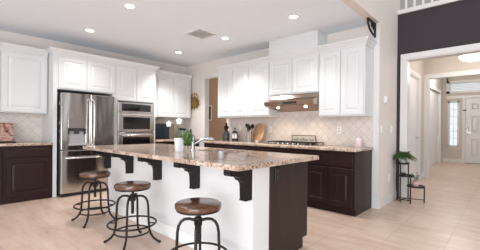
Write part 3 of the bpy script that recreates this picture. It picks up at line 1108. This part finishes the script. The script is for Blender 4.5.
t = thing('canister', 'tall dark glass canister with ornate black finial nearest the pantry doorway', 'canister', (4.40, 4.46, CT))
MB().lathe([(0, 0.0005), (.075, 0.0005), (.078, .01), (.078, .17), (.072, .178), (0, .178)], (4.40, 4.46, CT), 28).build('jar', 'jar', t, 40)
mb = MB().lathe([(0, .179), (.05, .179), (.055, .19), (.045, .21), (.025, .225), (.04, .25), (.055, .285), (.04, .315), (.018, .33), (.012, .345), (.03, .36), (.0, .40)], (4.40, 4.46, CT), 24)
for k in range(5):
    a = k / 5 * 6.28
    mb.leaf((4.40 + .012 * math.cos(a), 4.46 + .012 * math.sin(a), CT + .335), (math.cos(a), math.sin(a), .8), .09, .035, .5, 5)
mb.build('finial_lid', 'iron', t, 50)
t = thing('french_press', 'black framed french press coffee maker with silvery band', 'coffee press', (4.40, 4.20, CT))
MB().lathe([(0, .012), (.055, .012), (.055, .17), (0, .17)], (4.40, 4.20, CT), 24).build('beaker', 'ceramic', t, 40)
mb = MB().lathe([(0, .0005), (.064, .0005), (.064, .03), (.057, .035), (.057, .055), (.0, .055)], (4.40, 4.20, CT), 24)
mb.lathe([(.0, .16), (.062, .16), (.062, .185), (.045, .205), (.012, .215), (.006, .225), (.006, .25), (.016, .255), (.016, .275), (0, .28)], (4.40, 4.20, CT), 24)
for k in range(4):
    a = k / 4 * 6.28 + .5
    mb.box(4.40 + .059 * math.cos(a) - .006, 4.40 + .059 * math.cos(a) + .006, 4.20 + .059 * math.sin(a) - .006, 4.20 + .059 * math.sin(a) + .006, CT + .02, CT + .17)
mb.build('frame', 'black', t, 40)
MB().tube([(4.38, 4.145, CT + .17), (4.37, 4.09, CT + .165), (4.37, 4.08, CT + .11), (4.37, 4.09, CT + .04), (4.38, 4.145, CT + .035)], .009, 10).build('handle', 'black', t, 50)
t = thing('utensil_crock', 'stainless steel utensil crock in front of the round cutting board', 'crock', (4.33, 3.74, CT))
MB().lathe([(0, .0005), (.056, .0005), (.058, .008), (.058, .19), (.061, .195), (.055, .195), (.053, .01), (0, .01)], (4.33, 3.74, CT), 28).build('pot', 'hoodsteelb', t, 40)
us = [(.02, .03, .34, 'spoon', 'black spoon leaning left in the utensil crock'), (-.02, .015, .36, 'spatula', 'black spatula at the back of the utensil crock'),
      (.015, -.03, .35, 'spoon', 'black ladle leaning right in the utensil crock'), (-.015, -.012, .31, 'spatula', 'short black turner in the utensil crock')]
for dx, dy, ln, kd, lab in us:
    b = Vector((4.33 + dx * .4, 3.74 + dy * .4, CT + .0115))
    tp = Vector((4.33 + dx * 1.7, 3.74 + dy * 1.9, CT + ln - .07))
    u = thing(kd, lab, 'utensil', tuple(b), 'utensils in the crock')
    MB().tube([b, tp], .0055, 8).build('handle', 'iron', u)
    if kd == 'spoon':
        MB().ball(tp + Z * .03, .046, (.5, 1, 1.0), 12).build('bowl', 'iron', u, 180)
    else:
        MB().box(tp.x - .004, tp.x + .004, tp.y - .042, tp.y + .042, tp.z - .005, tp.z + .07, .003).build('blade', 'iron', u)
# round board leaning on the tiles
t = thing('cutting_board', 'round wooden cutting board leaning on the backsplash', 'cutting board', (4.50, 3.56, CT))
mb = MB().lathe([(0, -.009), (.184, -.009), (.190, -.005), (.190, .005), (.184, .009), (0, .009)], (0, 0, 0), 48, 'x')
tilt, yaw = R(12), R(16)
for v in mb.bm.verts:
    p = v.co.copy()
    q = Vector((p.x * math.cos(tilt) + p.z * math.sin(tilt), p.y, .188 * math.cos(tilt) + p.z * math.cos(tilt) - p.x * math.sin(tilt)))
    v.co = Vector((4.445 + q.x * math.cos(yaw) + q.y * math.sin(yaw), 3.60 - q.x * math.sin(yaw) + q.y * math.cos(yaw), CT + .0025 + q.z))
mb.build('board', 'board', t, 40)
t = thing('small_bowl', 'small white bowl on the counter in front of the cutting board', 'bowl', (4.30, 3.52, CT))
MB().lathe([(0, .0005), (.022, .0005), (.026, .006), (.042, .034), (.039, .034), (.022, .008), (0, .007)], (4.30, 3.52, CT), 24).build('dish', 'ceramic', t, 40)
t = thing('candle_jar', 'pale pink cylindrical glass jar at the open end of the right counter', 'jar', (4.40, 1.64, CT))
MB().lathe([(0, .0005), (.048, .0005), (.052, .006), (.050, .115), (.046, .118), (.045, .02), (0, .018)], (4.40, 1.64, CT), 28).build('glass', 'pink', t, 40)
MB().lathe([(.046, .118), (.040, .130), (.012, .140), (.012, .155), (0, .158)], (4.40, 1.64, CT), 28).build('lid', 'pink', t, 40)
MB().tube([(4.385, 1.692, CT + .10), (4.375, 1.72, CT + .09), (4.373, 1.725, CT + .06), (4.378, 1.715, CT + .035), (4.385, 1.692, CT + .03)], .006, 8).build('handle', 'pink', t, 50)

# ------------------------------------------------------------------ outlets and switches
def x_plate(name, label, x, y, z, cat, kind='outlet', w=.075, h=.118):
    """plate on a wall facing -x"""
    t = thing(name, label, cat, (x, y, z))
    MB().box(x - .006, x, y - w / 2, y + w / 2, z - h / 2, z + h / 2, .002).build('plate', 'plate', t)
    if kind == 'outlet':
        for dz in (-.024, .024):
            MB().box(x - .008, x - .0062, y - .014, y + .014, z + dz - .014, z + dz + .014, .001).build('socket', 'slot', t)
    else:
        MB().box(x - .011, x - .0062, y - .014, y + .014, z - .03, z + .03, .002).build('rocker', 'plate', t)
    return t


def y_plate(name, label, x, y, z, cat, kind='switch', w=.075, h=.118, gangs=1):
    t = thing(name, label, cat, (x, y, z))
    MB().box(x - w / 2, x + w / 2, y - .006, y, z - h / 2, z + h / 2, .002).build('plate', 'plate', t)
    for g in range(gangs):
        gx = x + (g - (gangs - 1) / 2) * .046
        if kind == 'outlet':
            for dz in (-.024, .024):
                MB().box(gx - .014, gx + .014, y - .008, y - .0062, z + dz - .014, z + dz + .014, .001).build('socket', 'slot', t)
        elif kind == 'switch':
            MB().box(gx - .014, gx + .014, y - .011, y - .0062, z - .03, z + .03, .002).build('rocker', 'plate', t)
    return t


XT = XW - .0125
x_plate('wall_outlet', 'white outlet on the backsplash left of the range hood beside the cutting board', XT, 3.40, 1.17, 'outlet')
x_plate('wall_outlet', 'white outlet on the backsplash under the cabinet right of the range hood', XT, 2.01, 1.17, 'outlet')
x_plate('wall_outlet', 'white outlet on the backsplash behind the french press', XT, 4.22, 1.19, 'outlet')
y_plate('light_switch', 'white light switch plate at the left edge of the grey wall end', 4.68, YS, 1.19, 'switch', gangs=1, w=.085)
y_plate('light_switch', 'white light switch plate beside the charcoal wall', 5.20, YS, 1.19, 'switch', gangs=1, w=.095)
y_plate('wall_outlet', 'low white outlet above the baseboard on the grey wall end', 5.10, YS, .41, 'outlet')
t = y_plate('thermostat', 'white thermostat box high on the grey wall end', 4.86, YS, 1.645, 'thermostat', 'none', .15, .11)
MB().box(4.80, 4.92, YS - .028, YS - .0065, 1.597, 1.693, .006).build('housing', 'plate', t)
MB().box(4.885, 4.912, YS - .031, YS - .0285, 1.61, 1.68, .001).build('display', 'slot', t)

# ------------------------------------------------------------------ iron bracket under the header
t = thing('iron_bracket', 'black ornamental iron bracket at the ceiling edge above the right cabinets', 'bracket', (XW, 1.4675, CZ - .21))
yb0, yb1 = 1.455, 1.48
MB().box(XW - .032, XW - .0085, yb0, yb1, CZ - .21, CZ - .001, .003).build('upright', 'iron', t)
MB().box(XW - .34, XW - .0325, yb0, yb1, CZ - .028, CZ - .0005, .003).build('arm', 'iron', t)
pts = [(XW - .33 + .30 * (1 - math.cos(a)), 1.4675, CZ - .03 - .16 * math.sin(a)) for a in [i / 10 * math.pi / 2 for i in range(11)]]
mb = MB().tube(pts, .014, 8)
for c, r in ((XW - .08, .034), (XW - .155, .024)):
    mb.tube([(c + r * math.cos(i / 14 * 6.283), 1.4675, CZ - .032 - r - .004 + r * math.sin(i / 14 * 6.283)) for i in range(14)], .011, 6, closed=True)
mb.build('scroll', 'iron', t)

# ------------------------------------------------------------------ left counter print on easel
t = thing('book_easel', 'dark easel on the left counter', 'easel', (.86, 5.88, CT))
mb = MB()
mb.tube([(.955, 5.86, CT + .008), (.955, 5.985, CT + .20)], .006, 8)
mb.tube([(.70, 5.86, CT + .008), (.70, 5.985, CT + .20)], .006, 8)
mb.tube([(.955, 5.98, CT + .19), (.955, 6.06, CT + .006)], .006, 8)
mb.tube([(.70, 5.98, CT + .19), (.70, 6.06, CT + .006)], .006, 8)
mb.build('frame', 'iron', t)
mb = MB().box(.62, 1.0, 5.815, 5.86, CT + .0005, CT + .02, .004)
mb.build('ledge', 'iron', t)
o = MB()
o.box(-.19, .19, -.012, .012, 0, .315, .002)
for v in o.bm.verts:
    p = v.co.copy()
    ang = R(-24)
    v.co = Vector((.785 + p.x, 5.832 + p.y * math.cos(ang) - p.z * math.sin(ang), CT + .026 + p.y * math.sin(ang) * 1 + p.z * math.cos(ang)))
tag(o.build('cookbook', 'cover', None, None, (.785, 5.84, CT + .021)), 'pink and brown printed cookbook leaning on the dark easel', 'book')

# ------------------------------------------------------------------ desk nook: microwave and books
t = thing('microwave', 'small black microwave in the far corner nook', 'microwave', (3.66, 5.98, CT))
MB().box(3.44, 3.96, 5.76, 6.14, CT + .01, CT + .36, .006).build('body', 'black', t)
mb = MB()
for a in (3.47, 3.93):
    for b in (5.79, 6.10):
        mb.lathe([(0, .0005), (.014, .0005), (.014, .012), (0, .012)], (a, b, CT), 10)
mb.build('foot', 'black', t)
d = MB().box(3.445, 3.82, 5.735, 5.7595, CT + .015, CT + .355, .004).build('door', 'black', t)
MB().box(3.48, 3.785, 5.731, 5.7345, CT + .06, CT + .315, .002).build('window', 'display', d)
MB().box(3.825, 3.956, 5.74, 5.7595, CT + .015, CT + .355, .003).build('control_panel', 'steel_flat', t)
cols = [('grey', (150, 150, 156), .21, .035), ('black', (36, 36, 40), .26, .045), ('navy', (48, 56, 92), .25, .04), ('white', (222, 222, 222), .24, .03),
        ('purple', (92, 74, 120), .23, .04), ('silver', (178, 180, 184), .26, .035), ('charcoal', (60, 60, 64), .24, .05)]
bx = 4.26
for cn, c, h, tk in cols:
    k = 'book_' + cn
    M[k] = plain('book_cover_' + cn, srgb(*c), .5)
    b = thing('book', cn + '-spined book in the upright row on the far corner counter', 'book', (bx + tk / 2, 5.93, CT), 'books in the far corner nook')
    mb = MB()
    mb.box(bx, bx + .004, 5.84, 6.02, CT + .0005, CT + h)
    mb.box(bx + tk - .005, bx + tk - .001, 5.84, 6.02, CT + .0005, CT + h)
    mb.box(bx, bx + tk - .001, 5.835, 5.84, CT + .0005, CT + h)
    mb.build('cover', k, b)
    MB().box(bx + .004, bx + tk - .005, 5.84, 6.015, CT + .004, CT + h - .005).build('pages', 'paper', b)
    bx += tk
t = thing('bowl', 'small dark bowl on the far corner counter near the doorway', 'bowl', (4.42, 5.66, CT))
MB().lathe([(0, .0005), (.035, .0005), (.06, .05), (.066, .085), (.06, .085), (.05, .045), (0, .012)], (4.42, 5.66, CT), 24).build('bowl', 'iron', t, 40)

# gold wall ornament
t = thing('wall_ornament', 'gold floral wall ornament between the far cabinets and the doorway', 'wall ornament', (XW, 5.76, 1.84))
mb = MB()
for ring, nn, rr, ln in ((0, 11, .07, .11), (1, 8, .02, .10)):
    for k in range(nn):
        a = k / nn * 6.283 + ring * .4
        mb.leaf((XW - .01 - ring * .012, 5.76 + rr * 1.3 * math.cos(a), 1.80 + rr * math.sin(a)), (-.25, 1.5 * math.cos(a), math.sin(a)), ln * (.9 + .5 * abs(math.cos(a))), .065, 0, 5, (-1, 0, 0), .3)
mb.build('petals', 'gold', t, 60)
mb = MB()
for k in range(3):
    a = math.pi / 2 + (k - 1) * .5
    mb.tube([(XW - .012, 5.76, 1.86), (XW - .018, 5.76 + .08 * math.cos(a), 1.86 + .08 * math.sin(a)), (XW - .012, 5.76 + .17 * math.cos(a), 1.86 + .17 * math.sin(a))], .006, 6)
    mb.ball((XW - .016, 5.76 + .18 * math.cos(a), 1.86 + .18 * math.sin(a)), .026, (.5, 1, 1), 10)
mb.tube([(XW - .012, 5.76 + 1.5 * .09 * math.cos(i / 16 * 6.283), 1.96 + .075 * math.sin(i / 16 * 6.283)) for i in range(16)], .006, 6, closed=True)
mb.build('scrolls', 'gold', t, 60)
MB().ball((XW - .03, 5.76, 1.80), .03, (.6, 1, 1), 12).build('center', 'gold', t, 60)

# pantry picture
PY = 6.93
t = thing('framed_picture', 'narrow dark picture in a white frame seen through the pantry doorway', 'picture', (6.2, PY + .1, 1.65))
mb = MB()
for a, b, c, d in ((PY, PY + .04, 1.42, 1.92), (PY + .16, PY + .20, 1.42, 1.92), (PY + .04, PY + .16, 1.42, 1.46), (PY + .04, PY + .16, 1.88, 1.92)):
    mb.box(6.175, 6.1995, a, b, c, d, .003)
mb.build('frame', 'trim', t)
MB().box(6.188, 6.1995, PY + .04, PY + .16, 1.46, 1.88).build('print', 'iron', t)

# ------------------------------------------------------------------ bar stools
def make_stool(loc, label):
    t = thing('bar_stool', label, 'stool', loc, 'swivel bar stools at the island')
    c = Vector(loc)
    H = .605
    MB().lathe([(0, H - .042), (.165, H - .042), (.176, H - .036), (.178, H - .02), (.176, H - .006), (.168, H), (0, H)], loc, 48).build('seat', 'seat', t, 40)
    MB().lathe([(.100, H - .052), (.168, H - .052), (.168, H - .0425), (.100, H - .0425)], loc, 40).build('seat_band', 'iron', t, 40)
    mb = MB().lathe([(0, .30), (.014, .30), (.014, H - .06), (.05, H - .058), (.06, H - .043), (0, H - .043)], loc, 20)
    for k in range(10):                       # thread of the height screw
        mb.lathe([(.014, .31 + k * .018), (.0175, .315 + k * .018), (.014, .32 + k * .018)], loc, 16)
    mb.build('screw', 'iron', t, 40)
    MB().lathe([(.0145, .43), (.028, .43), (.032, .44), (.032, .485), (.026, .495), (.0145, .495)], loc, 20).build('hub', 'iron', t, 40)
    for k in range(4):
        a = R(45 + 90 * k)
        d = Vector((math.cos(a), math.sin(a), 0))
        prof = [(.028, .472), (.07, .482), (.105, .478), (.132, .458), (.149, .425), (.157, .38), (.160, .30), (.164, .21), (.171, .14), (.185, .095), (.212, .055), (.248, .026), (.268, .016)]
        lg = MB().tube([c + d * r + Z * z for r, z in prof], .0115, 10).build('leg', 'iron', t, 60)
        MB().ball(c + d * .272 + Z * .0145, .0145, (1.2, 1.2, 1), 10).build('foot_tip', 'iron', lg, 180)
    for nm, r, z, tr in (('footrest_ring', .232, .205, .0095), ('brace_ring', .171, .122, .0085)):
        mb = MB().tube([c + Vector((r * math.cos(i / 48 * 6.28319), r * math.sin(i / 48 * 6.28319), z)) for i in range(48)], tr, 8, closed=True)
        if nm == 'footrest_ring':
            for k in range(4):
                a = R(45 + 90 * k)
                mb.tube([c + Vector((math.cos(a) * q, math.sin(a) * q, z)) for q in (.164, .232)], .007, 8)
        mb.build(nm, 'iron', t, 60)
    return t


st = make_stool((1.435, 2.80, 0), 'swivel bar stool with round brown seat, the middle of three at the island')
copy_tree(st, (1.45, 3.80, 0), 'swivel bar stool with round brown seat, farthest of three and nearest the refrigerator')
copy_tree(st, (1.42, 1.735, 0), 'swivel bar stool with round brown seat, nearest of three at the island end')

# ------------------------------------------------------------------ plant stand in front of the charcoal wall
t = thing('plant_stand', 'black three tier metal plant stand by the charcoal wall', 'plant stand', (5.35, 1.17, 0))
tiers = [('top', (5.33, 1.262), .092, .63), ('middle', (5.335, 1.215), .11, .43), ('bottom', (5.40, 1.085), .122, .265)]
for nm, (cx, cyy), rr, z in tiers:
    mb = MB().lathe([(0, -.012), (rr, -.012), (rr + .005, -.010), (rr + .005, .014), (rr - .004, .014), (rr - .006, 0), (0, 0)], (cx, cyy, z), 32)
    mb.build('shelf', 'iron', t, 40)
LG = ((5.235, 1.272, .636), (5.375, 1.352, .636), (5.40, 1.195, .636), (5.255, 1.13, .436), (5.495 - .03, .978, .271))
for px, py, zt in LG:
    MB().box(px - .0085, px + .0085, py - .0085, py + .0085, 0, zt).build('leg', 'iron', t)
mb = MB()
for i, j in ((0, 2), (2, 4), (0, 1), (1, 2), (3, 0)):
    a, b = LG[i], LG[j]
    mb.tube([(a[0], a[1], .05), (b[0], b[1], .05)], .006, 6)
mb.build('base_rail', 'iron', t)
# fern in white pot
fcx, fcy, fz = 5.345, 1.262, .637
t = thing('potted_fern', 'bushy green fern in a round white pot on the top tier', 'plant', (fcx, fcy, fz))
MB().lathe([(0, .0), (.035, 0), (.060, .03), (.066, .07), (.057, .105), (.049, .118), (.045, .116), (.047, .10), (0, .098)], (fcx, fcy, fz), 28).build('pot', 'ceramic', t, 40)
for k in range(56):
    a = k * 2.39996 + random.uniform(-.15, .15)
    el = 1.35 - 1.05 * (k / 56) + random.uniform(-.1, .1)
    ln = random.uniform(.13, .175)
    if math.cos(a) > .3 or math.sin(a) > .3:
        ln *= .8
    d = Vector((math.cos(a) * math.cos(el), math.sin(a) * math.cos(el), math.sin(el)))
    base = Vector((fcx, fcy, fz + .104)) + Vector((math.cos(a), math.sin(a), 0)) * .02
    mb = MB()
    side = d.cross(Z).normalized()
    pts = []
    for i in range(12):
        tt = i / 11
        pts.append(base + d * ln * tt + Vector((math.cos(a), math.sin(a), 0)) * (.15 * ln * tt * tt) - Z * ((.38 + .5 * k / 56) * ln * tt * tt))
    mb.tube(pts, [.0022] * 12, 5)
    for i in range(1, 12):
        wl = .036 * math.sin(math.pi * (i / 12 * .9 + .08))
        tg = (pts[i] - pts[i - 1]).normalized()
        for sg in (-1, 1):
            mb.leaf(pts[i], side * sg + tg * .5 + Z * .15, wl + .010, .024, .25, 2, thick=.0008)
    mb.build('frond', 'fern', t, 60)
# middle tier dish
t = thing('round_dish', 'small dark round dish on the middle tier', 'dish', (5.29, 1.25, .43))
MB().lathe([(0, .0065), (.03, .0065), (.042, .02), (.045, .05), (.040, .05), (.036, .02), (0, .014)], (5.29, 1.25, .43), 24).build('dish', 'jar', t, 40)
# small plant in pink pot
px, py, pz = 5.39, 1.085, .2655
t = thing('potted_succulent', 'small sage green plant in a dusty pink pot on the lowest tier', 'plant', (px, py, pz))
MB().lathe([(0, 0), (.034, 0), (.05, .03), (.05, .06), (.04, .082), (.035, .082), (.038, .065), (0, .06)], (px, py, pz), 24).build('pot', 'pinkpot', t, 40)
mb = MB()
for k in range(5):
    a = k / 5 * 6.283
    mb.tube([(px, py, pz + .06), (px + .02 * math.cos(a), py + .02 * math.sin(a), pz + .13), (px + .05 * math.cos(a), py + .05 * math.sin(a), pz + .19)], .002, 5)
    for j in range(5):
        q = Vector((px + (.02 + .012 * j) * math.cos(a), py + (.02 + .012 * j) * math.sin(a), pz + .11 + .022 * j))
        mb.leaf(q, (random.uniform(-1, 1), random.uniform(-1, 1), random.uniform(.1, .9)), .05, .03, .3, 4)
mb.build('foliage', 'sage', t, 60)

# ------------------------------------------------------------------ ceiling lights and vent
lab = {0: 'recessed ceiling light nearest the back wall above the refrigerator', 1: 'recessed ceiling light nearest the top edge left of centre',
       2: 'recessed ceiling light farthest away near the oven corner', 3: 'recessed ceiling light just right of the ceiling vent',
       4: 'recessed ceiling light in front of the range hood cabinet'}
pos = [(1.83, 5.06), (1.81, 3.65), (3.60, 5.09), (3.57, 3.67), (3.53, 2.24)]
c0 = thing('recessed_light', lab[0], 'ceiling light', (pos[0][0], pos[0][1], CZ), 'recessed lights in the kitchen ceiling')
p = (pos[0][0], pos[0][1], CZ)
MB().lathe([(.060, -.004), (.085, -.006), (.088, -.001), (.088, -.0002), (.060, -.0002)], p, 40).build('trim_ring', 'trim', c0, 40)
MB().lathe([(0, -.0035), (.062, -.0035), (.062, -.0002), (0, -.0002)], p, 40).build('diffuser', 'lamp_on', c0)
for i, q in enumerate(pos):
    if i:
        copy_tree(c0, (q[0], q[1], CZ), lab[i])
    spot('recessed_light_beam', (q[0], q[1], CZ - .02), (40, 62, 155, 130, 62)[i], (1, .97, .94), 112, .8, .06)
t = thing('ceiling_vent', 'square white air vent in the kitchen ceiling', 'vent', (3.14, 3.81, CZ))
vx, vy = 3.14, 3.81
mb = MB()
for a, b, c, d in ((-.2, .2, -.2, -.165), (-.2, .2, .165, .2), (-.2, -.165, -.165, .165), (.165, .2, -.165, .165)):
    mb.box(vx + a, vx + b, vy + c, vy + d, CZ - .012, CZ - .0005, .003)
mb.build('frame', 'trim', t)
MB().box(vx - .165, vx + .165, vy - .165, vy + .165, CZ - .003, CZ - .0005).build('backing', 'ventback', t)
for k in range(9):
    a = vy - .15 + k * .0375
    mb = MB().prism([(vx - .165, a, CZ - .011), (vx - .165, a + .026, CZ - .004), (vx - .165, a + .027, CZ - .006), (vx - .165, a + .001, CZ - .013)], (.33, 0, 0))
    mb.build('slat', 'trim', t)


def dome(x, y, z, label, r, pw, drop=0.0):
    t = thing('dome_light', label, 'ceiling light', (x, y, z), 'dome lights in the hall')
    if drop:
        MB().lathe([(0, -.02), (.06, -.018), (.065, 0), (0, 0)], (x, y, z), 24).build('canopy', 'handle', t, 40)
        MB().lathe([(0, -drop), (.009, -drop), (.009, -.02), (0, -.02)], (x, y, z), 12).build('stem', 'handle', t, 40)
        z -= drop
    MB().lathe([(0, -.03), (r * .55, -.03), (r * .6, 0), (0, 0)], (x, y, z), 32).build('base', 'handle', t, 40)
    MB().lathe([(r * .55, -.031)] + [(r * math.cos(a), -.035 - .11 * math.sin(a)) for a in [i / 8 * math.pi / 2 for i in range(8)]] + [(0, -.145)], (x, y, z), 32).build('shade', 'dome_on', t, 60)
    MB().lathe([(0, -.175), (.012, -.17), (.014, -.155), (.008, -.1455)], (x, y, z), 12).build('finial', 'iron', t, 60)
    point('dome_light_glow', (x, y, z - .26), pw, (1, .94, .86), .12)


dome(7.5, .53, HZ, 'white glass dome ceiling light in the near hall', .23, 28, .33)
dome(10.9, 1.22, FZ, 'white glass dome ceiling light in the foyer beyond the portal', .20, 44)
point('pantry_light', (5.4, 5.6, 2.5), 14, (1, .86, .68), .1)

# ------------------------------------------------------------------ landing railing above the charcoal wall
t = thing('stair_railing', 'white landing railing with square balusters above the charcoal wall', 'railing', (XD + .06, 0, 3.22))
MB().box(XD + .03, XD + .09, -3.4, YS - .002, 4.15, 4.21, .006).build('handrail', 'trim', t)
k = 0
yb = 1.29
while yb > -1.0:
    MB().box(XD + .045, XD + .077, yb - .016, yb + .016, 3.2205, 4.149).build('baluster', 'trim', t)
    yb -= .125
